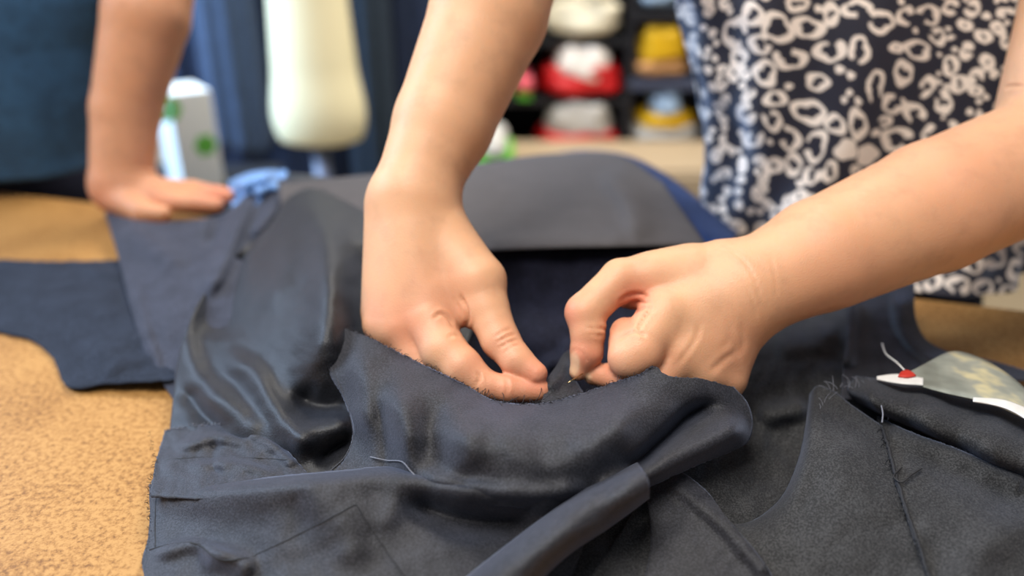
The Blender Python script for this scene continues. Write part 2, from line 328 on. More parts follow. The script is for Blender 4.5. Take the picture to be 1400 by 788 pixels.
rG = Relief([(740, 690, 14), (900, 650, 20), (760, 850, 6), (960, 860, 6), (850, 760, 10)], [([(800, 740), (850, 790), (880, 850)], 4, 20, 20)], wr=1.5, wscale=30)
sheet('under_panel', M['black_cloth'], [(700, 700), (800, 660), (915, 630)], [(660, 860), (820, 860), (1000, 860)], [(700, 700), (660, 860)], [(915, 630), (1000, 860)], rG, G)
seam('seam', [(214, 680), (212, 720), (213, 748)], rF, G, jitter=0.4)
seam('seam', [(205, 752), (235, 745), (268, 744), (300, 765), (340, 764)], rF, G, r=0.0007, jitter=0.5)
seam('stitch_line', [(340, 764), (420, 725), (487, 690)], rF, G, r=0.0003, jitter=0.4)
seam('stitch_line', [(487, 690), (515, 735), (550, 785), (560, 800)], rF, G, r=0.0003, jitter=0.4)
# rolled tube running down to the left
rT = Relief([(1000, 560, 40), (930, 610, 36), (870, 650, 44), (880, 680, 38), (780, 720, 34), (700, 780, 24), (680, 850, 18), (760, 790, 22), (830, 700, 32)], wr=0.8, wscale=40)
tb_b = lambda u, v: 0.026*np.sqrt(np.clip(1-(2*v-1)**2, 0, 1))
sheet('rolled_fold', M['charcoal'], [(585, 842), (640, 790), (700, 742), (760, 697), (800, 670), (838, 651), (872, 634)],
      [(700, 850), (740, 792), (780, 755), (830, 722), (866, 696), (887, 680)],
      [(585, 842), (640, 850), (700, 850)], [(872, 634), (884, 654), (887, 680)], rT, G, bulge=tb_b, step=3)

# 4 the dark pile on the right --------------------------------------
R4 = empty('black_fabric_pile', HP(1200, 600, 0).tolist(), 'black fabric with raw seams spread in layers on the right under the forearm', 'fabric')
rU = Relief([(1000, 420, 30), (1100, 430, 28), (1250, 430, 14), (1000, 520, 30), (1050, 500, 34), (1100, 500, 34), (1150, 520, 30), (980, 640, 20), (1060, 620, 8), (1080, 580, 16), (1020, 720, 6), (1200, 600, 24), (900, 700, 16), (880, 850, 6), (1100, 720, 8), (1200, 850, 8), (1400, 700, 8), (1400, 850, 6)],
            [([(1030, 570), (1090, 560), (1110, 555)], 9, 12, 14), ([(1050, 480), (1110, 470), (1150, 455)], 5, 12, 16)], wr=2.4, wscale=34)
sheet('under_layer', M['black_cloth'], [(980, 420), (1060, 425), (1160, 418), (1250, 440)], [(760, 860), (1000, 860), (1420, 860)], [(980, 420), (900, 640), (760, 860)], [(1250, 440), (1350, 640), (1420, 860)], rU, R4, step=5)
rR = Relief([(905, 640, 30), (960, 690, 26), (1050, 790, 16), (830, 760, 10), (900, 850, 8), (1040, 850, 10), (880, 690, 22)], [([(915, 655), (985, 715), (1055, 790)], 4, 16, 12, 0.1)], wr=1.0, wscale=40)
sheet('lower_panel', M['charcoal'], [(880, 655), (905, 640), (960, 668), (990, 706)], [(860, 860), (960, 860), (1090, 860)], [(880, 655), (890, 740), (860, 860)], [(990, 706), (1050, 780), (1090, 860)], rR, R4, step=4)
rP = Relief([(1115, 530, 48), (1150, 550, 46), (1205, 590, 40), (1230, 660, 34), (1280, 800, 18), (1100, 590, 42), (1080, 650, 32), (1040, 710, 20), (1000, 740, 12), (1080, 800, 12), (1150, 700, 34), (1150, 620, 46), (1200, 800, 16), (990, 700, 8)],
            [([(1125, 545), (1112, 600), (1085, 660), (1045, 712)], 3, 20, 40, 0.2)], wr=1.1, wscale=60)
sheet('pointed_panel', M['black_cloth'], [(1108, 540), (1118, 529), (1135, 534), (1165, 556), (1206, 584)], [(980, 700), (1040, 790), (1110, 860), (1310, 860)],
      [(1108, 540), (1104, 575), (1092, 632), (1062, 690), (1020, 715), (980, 700)], [(1206, 584), (1222, 640), (1240, 700), (1268, 780), (1310, 860)], rP, R4, bulge=lambda u, v: -0.014*(1-np.sqrt(np.clip(1-(1-np.minimum(u/0.14, 1))**2, 0, 1)))*(v < 2), step=3)
rQ = Relief([(1206, 580, 36), (1300, 610, 34), (1400, 655, 26), (1440, 670, 24), (1225, 660, 36), (1270, 780, 20), (1300, 860, 14), (1400, 760, 20), (1440, 860, 10), (1320, 690, 32)],
            [([(1215, 590), (1300, 620), (1400, 665)], 4, 14, 16, 0.05), ([(1240, 620), (1330, 660), (1420, 700)], -4, 24, 24), ([(1300, 860), (1340, 760), (1440, 700)], 5, 36, 30, .3)], wr=1.1, wscale=60)
sheet('right_panel', M['black_cloth'], [(1198, 570), (1240, 590), (1300, 612), (1360, 636), (1450, 676)], [(1295, 860), (1380, 860), (1450, 860)],
      [(1198, 570), (1218, 640), (1240, 710), (1266, 790), (1295, 860)], [(1450, 676), (1450, 860)], rQ, R4, step=4, ragged=0.6)
seam('seam', [(1206, 584), (1214, 610), (1222, 640), (1240, 700), (1256, 745), (1270, 790), (1280, 830)], rP, R4, r=0.0011, lift=0.003, jitter=1.0)
seam('seam', [(1042, 760), (1052, 790), (1060, 830)], rR, R4, r=0.0004, jitter=0.6)
# strip that stands up below the forearm, and the thick folded band
rS = Relief([(1160, 400, 40), (1250, 395, 40), (1155, 510, 36), (1200, 500, 28), (1255, 450, 30), (1290, 480, 20), (1340, 490, 16), (1395, 500, 12), (1210, 540, 30), (1300, 530, 22), (1420, 560, 14), (1150, 545, 36)],
            [([(1165, 410), (1162, 460), (1160, 505)], 6, 8, 14, 0.1), ([(1225, 400), (1232, 450), (1262, 485), (1310, 500)], 5, 16, 9, 0.15)], wr=1.2, wscale=36)
sheet('upright_strip', M['charcoal'], [(1156, 396), (1200, 388), (1250, 386)], [(1150, 548), (1230, 575), (1330, 600), (1440, 640)], [(1156, 396), (1158, 450), (1152, 510), (1150, 548)], [(1250, 386), (1252, 440), (1262, 462), (1295, 482), (1345, 492), (1440, 520)], rS, R4, step=4)
rV = Relief([(1190, 520, 34), (1300, 550, 28), (1440, 610, 22), (1180, 555, 34), (1300, 600, 28), (1440, 670, 20)], wr=1.2, wscale=40)
sheet('folded_band', M['black_cloth'], [(1170, 516), (1210, 521), (1260, 530), (1320, 546), (1380, 562), (1460, 588)], [(1172, 548), (1205, 566), (1260, 590), (1320, 618), (1380, 645), (1460, 680)],
      [(1170, 516), (1160, 532), (1172, 548)], [(1460, 588), (1460, 680)], rV, R4, bulge=lambda u, v: (0.022*np.sqrt(np.clip(1-(2*v-1)**2, 0, 1))+0.002*np.sin(u*22))*np.clip(u*8+0.15, 0, 1), step=3)
# printed scrap
def print_mat():
    m = mat('printed_scrap_cloth', (0.6, 0.6, 0.55), 0.55); b = m.node_tree.nodes['Principled BSDF']
    n = noise_tex(m, 24, 3); r = ramp(m, n.outputs[0], [(0.28, srgb(112, 114, 106)), (0.42, srgb(140, 144, 134)), (0.52, srgb(160, 162, 150)), (0.60, srgb(210, 200, 160)), (0.72, srgb(226, 224, 212))])
    lk(m, r.outputs[0], b.inputs['Base Color']); return m
M['print'] = print_mat(); M['red'] = mat('red_print', srgb(196, 52, 40), 0.6); M['white_cloth'] = mat('white_selvedge', srgb(228, 226, 222), 0.7)
gs = empty('printed_scrap', HP(1310, 520, 0).tolist(), 'grey and cream printed fabric scrap with a small red mark on the black pile', 'fabric')
rX = Relief([(1200, 518, 50), (1230, 512, 54), (1305, 485, 50), (1360, 500, 50), (1450, 560, 46), (1240, 526, 54), (1320, 545, 56), (1440, 600, 52)], wr=1.2, wscale=30)
sheet('fabric_panel', M['print'], [(1236, 514), (1262, 500), (1305, 482), (1340, 491), (1366, 505), (1440, 570)], [(1240, 524), (1290, 538), (1350, 552), (1440, 592)], [(1236, 514), (1240, 524)], [(1440, 570), (1440, 592)], rX, gs, step=3)
sheet('selvedge', M['white_cloth'], [(1199, 516), (1225, 513), (1262, 518)], [(1199, 520), (1225, 525), (1262, 528)], [(1199, 516), (1199, 520)], [(1262, 518), (1262, 528)], lambda a, b: rX(a, b)+0.0015, gs, step=2.5)
sheet('selvedge', M['white_cloth'], [(1330, 545), (1370, 548), (1440, 578)], [(1330, 550), (1370, 558), (1440, 600)], [(1330, 545), (1330, 550)], [(1440, 578), (1440, 600)], lambda a, b: rX(a, b)+0.0015, gs, step=2.5)
sheet('red_mark', M['red'], [(1232, 510), (1239, 507), (1248, 511)], [(1228, 516), (1240, 517), (1252, 515)], [(1232, 510), (1228, 516)], [(1248, 511), (1252, 515)], lambda a, b: rX(a, b)+0.003, gs, step=2)
th = HP(*np.array([(1206, 470), (1212, 485), (1225, 495), (1236, 506)]).T, rX(*np.array([(1206, 470), (1212, 485), (1225, 495), (1236, 506)], float).T)+0.002)
v, f = tube_pts(catmull(th, 14), 0.0006, 5); mesh_obj('thread_end', v, f, M['white_cloth'], gs)

# loose threads / fraying
rnd = random.Random(4)
def fray(parent, pts, rel_, n, ln, m, lean=(0, -1), r=0.00016):
    q = catmull(pts, n); paths = []
    for x, y in q:
        x += rnd.uniform(-2, 2); y += rnd.uniform(-1, 1)
        L = ln*rnd.uniform(0.3, 1.3); a = math.atan2(lean[1], lean[0])+rnd.uniform(-0.7, 0.7); c = rnd.uniform(-1.2, 1.2)
        s = np.linspace(0, 1, 6); X = x+L*s*np.cos(a+c*s); Y = y+L*s*np.sin(a+c*s)
        h = rel_(np.array([x]), np.array([y]))[0]+0.0006
        paths.append((HP(X, Y, h+0.0018*s), r))
    o = multi_tube('frayed_threads', paths, m, parent, 4); o['kind'] = 'stuff'; return o
fray(G, topE[:8], rE, 90, 6, M['thread'], (0.3, -1))
fray(G, topE[7:13], rE, 80, 6, M['thread'], (-0.4, -1))
fray(G, [(650, 538), (700, 556), (730, 553)], rE, 16, 28, M['thread'], (0.8, -0.5), 0.0002)
fray(G, [(226, 590), (262, 584), (310, 583), (352, 589), (385, 610)], rD, 90, 5, M['pale_thread'], (0.1, -1))
fray(G, [(206, 590), (214, 635), (205, 665), (204, 740), (196, 770)], rD, 60, 5, M['thread'], (-1, 0))
fray(R4, [(1206, 584), (1222, 640), (1240, 700), (1262, 770)], rP, 60, 8, M['thread'], (-1, 0.2))
fray(R4, [(1120, 560), (1150, 530), (1190, 540), (1215, 575)], rP, 26, 20, M['pale_thread'], (0.2, -1), 0.00018)
seam('loose_thread', [(506, 625), (530, 630), (550, 632), (562, 645), (580, 662), (592, 670)], rE, G, M['pale_thread'], r=0.0004, lift=0.002)
seam('loose_thread', [(1232, 640), (1222, 652), (1232, 660), (1246, 650), (1260, 641)], rQ, R4, M['thread'], r=0.0005, lift=0.003)
seam('loose_thread', [(1205, 555), (1207, 566), (1206, 578)], rV, R4, M['pale_thread'], r=0.0005, lift=0.024)

# ------------------------------------------------------------------ bodies: one implicit surface each
def V3(*a): return np.array(a, float)
def cone(p, a, b, ra, rb, n=None, s=1.0):
    ab = b-a; q = p-a; t = np.clip(q@ab/(ab@ab), 0, 1)
    r = q - t[:, None]*ab
    if n is not None: r = r + (r@n)[:, None]*n*(1/s-1)
    d = np.linalg.norm(r, axis=1) - (ra+(rb-ra)*t*t*(3-2*t) if False else ra+(rb-ra)*t)
    return d
def smin(a, b, k):
    h = np.clip(0.5+0.5*(b-a)/k, 0, 1); return b+(a-b)*h-k*h*(1-h)
def chain(p, pts, k=0.004):
    d = None
    for (a, ra), (b, rb) in zip(pts[:-1], pts[1:]):
        c = cone(p, a, b, ra, rb); d = c if d is None else smin(d, c, k)
    return d
def nets(f, lo, hi, vox, lip=1.25):
    lo = np.array(lo, float); L = 5; s = vox*2**L
    n = np.ceil((np.array(hi)-lo)/s).astype(int); c = np.stack(np.meshgrid(*[np.arange(k) for k in n], indexing='ij'), -1).reshape(-1, 3)
    for lv in range(L, -1, -1):
        s = vox*2**lv; ctr = lo+(c+0.5)*s; d = f(ctr); c = c[np.abs(d) < lip*s*0.87+vox*0.5]
        if lv: c = (c[:, None]*2+np.array([[i, j, k] for i in (0, 1) for j in (0, 1) for k in (0, 1)])[None]).reshape(-1, 3)
    off = np.array([[i, j, k] for i in (0, 1) for j in (0, 1) for k in (0, 1)])
    B = 1 << 20; key = lambda q: (q[..., 0]*B+q[..., 1])*B+q[..., 2]
    cor = c[:, None]+off[None]; uk, first, inv = np.unique(key(cor).ravel(), return_index=True, return_inverse=True)
    val = f(lo+cor.reshape(-1, 3)[first]*vox); cv = val[inv.ravel()].reshape(-1, 8)
    act = (cv.min(1) < 0) & (cv.max(1) >= 0); c = c[act]; cv = cv[act]
    E = [(a, b) for a in range(8) for b in range(a+1, 8) if np.abs(off[a]-off[b]).sum() == 1]
    acc = np.zeros((len(c), 3)); cnt = np.zeros(len(c))
    for a, b in E:
        m = (cv[:, a] < 0) != (cv[:, b] < 0); t = cv[:, a]/(cv[:, a]-cv[:, b]+1e-20)
        acc += np.where(m[:, None], off[a]+t[:, None]*(off[b]-off[a]), 0); cnt += m
    V = lo+(c+acc/cnt[:, None])*vox
    ck = key(c); order = np.argsort(ck); sk = ck[order]
    def find(q):
        k = key(q); i = np.searchsorted(sk, k); i = np.minimum(i, len(sk)-1); return np.where(sk[i] == k, order[i], -1)
    Q = []
    for ax in range(3):
        o1 = np.zeros(3, int); o1[(ax+1) % 3] = 1; o2 = np.zeros(3, int); o2[(ax+2) % 3] = 1; ea = np.zeros(3, int); ea[ax] = 1
        ia = 0; ib = int(ea[0]*4+ea[1]*2+ea[2])
        m = (cv[:, ia] < 0) != (cv[:, ib] < 0); cc = c[m]
        q = np.stack([np.nonzero(m)[0], find(cc-o1), find(cc-o1-o2), find(cc-o2)], 1); fl = cv[m, ia] < 0
        ok = (q >= 0).all(1); q = q[ok]; fl = fl[ok]; q[~fl] = q[~fl][:, ::-1]; Q.append(q)
    Q = np.concatenate(Q)
    for _ in range(2):
        e = vox*0.35; d = f(V); g = np.stack([f(V+e*np.eye(3)[i])-f(V-e*np.eye(3)[i]) for i in range(3)], 1)/(2*e)
        gl = np.linalg.norm(g, axis=1)[:, None]+1e-6; V = V - np.clip(d[:, None], -vox, vox)*g/np.maximum(gl, 0.5)**2
    N = g/gl
    return V, Q, N
def lap(V, Q, it=1, k=0.4):
    e = np.concatenate([Q[:, [i, (i+1) % 4]] for i in range(4)]); n = len(V)
    for _ in range(it):
        S = np.zeros_like(V); c = np.zeros(n)
        for a, b in ((0, 1), (1, 0)):
            for j in range(3): S[:, j] += np.bincount(e[:, a], V[e[:, b], j], n)
            c += np.bincount(e[:, a], minlength=n)
        V = V*(1-k)+k*S/np.maximum(c, 1)[:, None]
    return V
def wrinkle(V, N, creases):
    px, py, d = proj(V); face = -(N@FWD) > -0.05; out = V.copy()
    for pl, dep, w, *z in creases:
        q = catmull(pl, 20) if len(pl) > 2 else np.array(pl, float)
        box = (px > q[:, 0].min()-4*w) & (px < q[:, 0].max()+4*w) & (py > q[:, 1].min()-4*w) & (py < q[:, 1].max()+4*w) & face
        if z: box &= (d < z[0])
        i = np.nonzero(box)[0]
        if not len(i): continue
        dd, t = polydist(px[i], py[i], q); dd = np.abs(dd); e = np.clip(np.minimum(t, 1-t)*5, 0, 1)
        out[i] += N[i]*((-dep*np.exp(-(dd/w)**2) + 0.35*dep*np.exp(-((dd-2.2*w)/(w))**2))*e)[:, None]
    return out
def skin_mat(name, base, red, dark=1.0):
    m = mat(name, base, 0.5, Specular_IOR_Level=0.35, Subsurface_Weight=0.25, Subsurface_Scale=0.004)
    b = m.node_tree.nodes['Principled BSDF']; b.inputs['Subsurface Radius'].default_value = (1.0, 0.35, 0.18)
    a = nd(m, 'ShaderNodeAttribute', attribute_name='flush'); a2 = nd(m, 'ShaderNodeAttribute', attribute_name='nail')
    n = noise_tex(m, 60, 4); n2 = noise_tex(m, 900, 3); n3 = nd(m, 'ShaderNodeTexVoronoi'); n3.inputs['Scale'].default_value = 1100
    g = nd(m, 'ShaderNodeNewGeometry'); lk(m, g.outputs['Position'], n3.inputs['Vector'])
    r = ramp(m, n.outputs[0], [(0.3, tuple(x*0.9 for x in base)), (0.5, base), (0.75, tuple(min(1, x*y) for x, y in zip(base, (1.05, 1.02, 0.98))))])
    mx = nd(m, 'ShaderNodeMix', data_type='RGBA'); lk(m, a.outputs['Fac'], mx.inputs[0]); lk(m, r.outputs[0], mx.inputs[6]); mx.inputs[7].default_value = (*red, 1)
    mn = nd(m, 'ShaderNodeMix', data_type='RGBA'); lk(m, a2.outputs['Fac'], mn.inputs[0]); lk(m, mx.outputs[2], mn.inputs[6]); mn.inputs[7].default_value = (*srgb(236, 196, 158), 1)
    lk(m, mn.outputs[2], b.inputs['Base Color'])
    nn = bump(m, n3.outputs[0], 0.25, 0.0004); nn = bump(m, n2.outputs[0], 0.2, 0.0004, nn); lk(m, nn, b.inputs['Normal'])
    return m
M['skin'] = skin_mat('warm_skin', srgb(216, 166, 128), srgb(216, 124, 98))
M['skin2'] = skin_mat('tanned_skin', srgb(200, 146, 112), srgb(200, 116, 92))
def attr(o, name, vals):
    a = o.data.attributes.new(name, 'FLOAT', 'POINT'); a.data.foreach_set('value', np.asarray(vals, np.float32))
def blob_attr(V, pts):
    a = np.zeros(len(V))
    for c, r, s in pts: a = np.maximum(a, s*np.exp(-(np.linalg.norm(V-c, axis=1)/r)**2))
    return a

# ---- woman's hands: joints measured on the photograph, radii in metres
mm = 0.001
A_hand = dict(   # her right hand, at the left of the picture
    palm=[((572, 282, .553), 26, (548, 445, .535), 17), ((566, 282, .556), 26, (586, 432, .530), 17), ((556, 285, .560), 24, (527, 442, .543), 15), ((546, 290, .563), 22, (522, 425, .558), 13),
          ((590, 300, .553), 19, (632, 380, .540), 19), ((600, 405, .535), 12, (632, 428, .529), 8.5)],
    thumb=[((600, 312, .552), 18), ((654, 386, .532), 18.5), ((664, 420, .526), 14.8), ((684, 465, .516), 12.2), ((706, 493, .508), 10.2), ((733, 511, .5025), 7.2)],
    fingers=[[((588, 440, .526), 15), ((606, 478, .515), 14.5), ((632, 502, .508), 12.6), ((664, 527, .504), 9.2), ((694, 532, .503), 8.6), ((737, 534, .504), 7.3)],
             [((556, 452, .533), 14), ((588, 530, .522), 12.5), ((640, 570, .520), 9), ((690, 565, .525), 8)],
             [((532, 446, .541), 12.5), ((560, 535, .533), 11), ((600, 580, .535), 9), ((650, 580, .54), 8)],
             [((522, 430, .553), 11), ((530, 510, .550), 9.5), ((550, 555, .55), 8), ((590, 565, .555), 7)]])
B_hand = dict(   # her left hand, at the right of the picture
    palm=[((1008, 390, .528), 25, (912, 432, .513), 16), ((1008, 400, .528), 25, (930, 478, .511), 17), ((1008, 410, .530), 24, (958, 505, .515), 16), ((1008, 420, .532), 22, (990, 515, .522), 14),
          ((980, 372, .530), 20, (895, 380, .526), 15), ((900, 396, .530), 13, (858, 398, .531), 11)],
    thumb=[((940, 372, .528), 17), ((848, 381, .522), 12.6), ((800, 428, .516), 12.6), ((804, 452, .514), 11), ((802, 482, .514), 10.2), ((791, 508, .515), 6.0)],
    fingers=[[((908, 430, .511), 16), ((874, 480, .501), 15.0), ((862, 488, .501), 14), ((857, 470, .506), 11), ((855, 455, .512), 9.8)],
             [((934, 480, .512), 15), ((890, 528, .505), 11.5), ((848, 516, .512), 9.8), ((812, 512, .517), 6.9)],
             [((960, 505, .516), 14), ((925, 560, .515), 11), ((880, 560, .528), 9), ((850, 545, .538), 8)],
             [((992, 515, .523), 12.5), ((970, 570, .525), 9.5), ((930, 575, .54), 8), ((905, 560, .55), 7)]])
def prep(h):
    P = lambda q: (W(*q[0]), q[1]*mm)
    return dict(palm=[(W(*a), ra*mm, W(*b), rb*mm) for a, ra, b, rb in h['palm']], thumb=[P(q) for q in h['thumb']], fingers=[[P(q) for q in f] for f in h['fingers']])
def hand_sdf(h, p):
    d = None
    for a, ra, b, rb in h['palm']:
        c = cone(p, a, b, ra, rb); d = c if d is None else smin(d, c, 0.010)
    out = smin(d, chain(p, h['thumb'], 0.003), 0.009)
    for f in h['fingers']:
        c = chain(p, f, 0.0025); out = smin(out, smin(d, c, 0.006), 0.0012)
    return out
HA, HB = prep(A_hand), prep(B_hand)
elbA, shA = W(722, -150, .60), V3(.18, .80, 1.41)
elbB, shB = W(1440, 212, .585), V3(.52, .78, 1.41)
wrA, wrB = W(566, 262, .556), W(1022, 398, .528)
hipL, hipR = V3(.30, .83, .80), V3(.44, .83, .80)
nA = np.cross(elbA-wrA, RIGHT); nA /= np.linalg.norm(nA)
def woman(p):
    box = lambda lo, hi: None
    fa = smin(cone(p, wrA, W(606, 170, .57), .0275, .0350), cone(p, W(606, 170, .57), W(668, 20, .585), .0350, .0425), .005)
    fa = smin(fa, cone(p, W(668, 20, .585), elbA, .0425, .042), .005)
    ua = cone(p, elbA, shA, .042, .052)
    A = smin(smin(hand_sdf(HA, p), fa, .012), ua, .02)
    fb = smin(cone(p, wrB, W(1120, 350, .54), .0305, .038), cone(p, W(1120, 350, .54), W(1275, 283, .56), .038, .0455), .005)
    fb = smin(fb, cone(p, W(1275, 283, .56), elbB, .0455, .047), .005)
    ub = cone(p, elbB, shB, .044, .052)
    Bv = smin(smin(hand_sdf(HB, p), fb, .012), ub, .006)
    t = cone(p, V3(.36, .84, .92), V3(.36, .84, 1.22), .12, .125, V3(0, 1, 0), .68)
    t = smin(t, cone(p, shA, shB, .052, .052), .06)
    t = smin(t, cone(p, V3(.36, .82, 1.38), V3(.36, .80, 1.50), .055, .052), .04)
    return np.minimum(smin(A, t, .02), smin(Bv, t, .02))
VOX = 0.0017
V, Q, N = nets(woman, (-.16, .38, .86), (.68, 1.02, 1.56), VOX)
V = lap(V, Q, 1, 0.3)
cr = [  # creases: path in picture coordinates, depth (m), width (px)
    ([(592, 437), (602, 429), (614, 436), (621, 448)], .0016, 2.2), ([(628, 402), (636, 418), (639, 440), (634, 450)], .0022, 2.4), ([(618, 404), (628, 420), (638, 436)], .0008, 2.0),
    ([(679, 470), (692, 461), (706, 457)], .0011, 1.8), ([(681, 477), (696, 468), (709, 464)], .0009, 1.8), ([(676, 462), (688, 454), (700, 449)], .0007, 1.8), ([(690, 482), (700, 474), (712, 471)], .0006, 1.6),
    ([(653, 508), (656, 516), (652, 528)], .0014, 2.0), ([(690, 516), (694, 524), (693, 540)], .0011, 1.8), ([(612, 462), (622, 458), (630, 462)], .0008, 2),
    ([(976, 332), (1012, 352), (1034, 388), (1042, 420)], .0008, 1.8), ([(1000, 372), (1024, 400), (1036, 440)], .0006, 2.0), ([(1052, 345), (1060, 380), (1062, 410)], .0004, 2),
    ([(845, 414), (858, 404), (876, 402), (890, 408)], .0016, 2.2), ([(852, 422), (868, 413), (892, 414)], .0014, 2), ([(858, 432), (874, 424), (893, 420)], .0012, 2),
    ([(893, 420), (880, 436), (874, 452), (882, 460)], .0022, 2.4), ([(846, 466), (860, 456), (872, 455), (883, 461)], .0016, 2.0),
    ([(958, 438), (952, 462), (936, 486), (922, 504)], .0007, 3.2), ([(1002, 460), (1006, 478), (988, 494), (968, 512)], .0006, 4.0), ([(1012, 440), (1016, 470), (1004, 496)], .0005, 4.0), ([(994, 440), (998, 462), (985, 480)], .0003, 4.0),
    ([(818, 448), (830, 452), (830, 462)], .0012, 2.0), ([(800, 447), (812, 450), (824, 448)], .0006, 2), ([(806, 456), (818, 459), (828, 458)], .0006, 2), ([(1362, 122), (1384, 118), (1405, 118)], .0015, 2.2),
    ([(1060, 452), (1130, 430), (1210, 412), (1250, 396)], .0008, 4.0), ([(806, 500), (797, 484), (786, 478), (779, 486)], .0007, 1.6), ([(798, 516), (806, 522), (812, 526)], .0005, 1.4)]
# thumb nail on the left hand (narrow, seen from the side) and tip of its middle finger
V = wrinkle(V, N, cr)
WR = empty('person', (.36, .84, 0), 'person in a black and cream animal print blouse sewing with both hands', 'person')
WR['label'] = 'person in a black and cream animal print blouse sewing the dark garment'
body = mesh_obj('body', V, Q[:, ::-1], M['skin'], WR)
fl = blob_attr(V, [(W(735, 520, .50), .018, .7), (W(650, 500, .50), .02, .35), (W(690, 470, .505), .018, .35), (W(600, 420, .52), .03, .3), (W(628, 425, .52), .010, .35), (W(560, 450, .52), .022, .5), (W(520, 430, .53), .02, .35),
                   (W(795, 490, .505), .018, .65), (W(775, 430, .51), .014, .6), (W(870, 412, .515), .016, .8), (W(850, 450, .505), .014, .5), (W(830, 510, .505), .02, .5), (W(890, 510, .50), .025, .35), (W(1000, 480, .515), .03, .3), (W(700, 540, .5), .03, .5),
                   (W(1300, 230, .53), .06, .25), (W(1150, 380, .51), .05, .2)])
fl = np.clip(fl, 0, 1); attr(body, 'flush', fl)
px, py, dd = proj(V)
nail = np.clip(1.6-((px-785)/7.5)**2-((py-499)/15)**2, 0, 1)*(dd < .53) + np.clip(1.5-((px-803)/5)**2-((py-516)/6)**2, 0, 1)*(dd < .53)
attr(body, 'nail', np.clip(nail, 0, 1)*0.8)

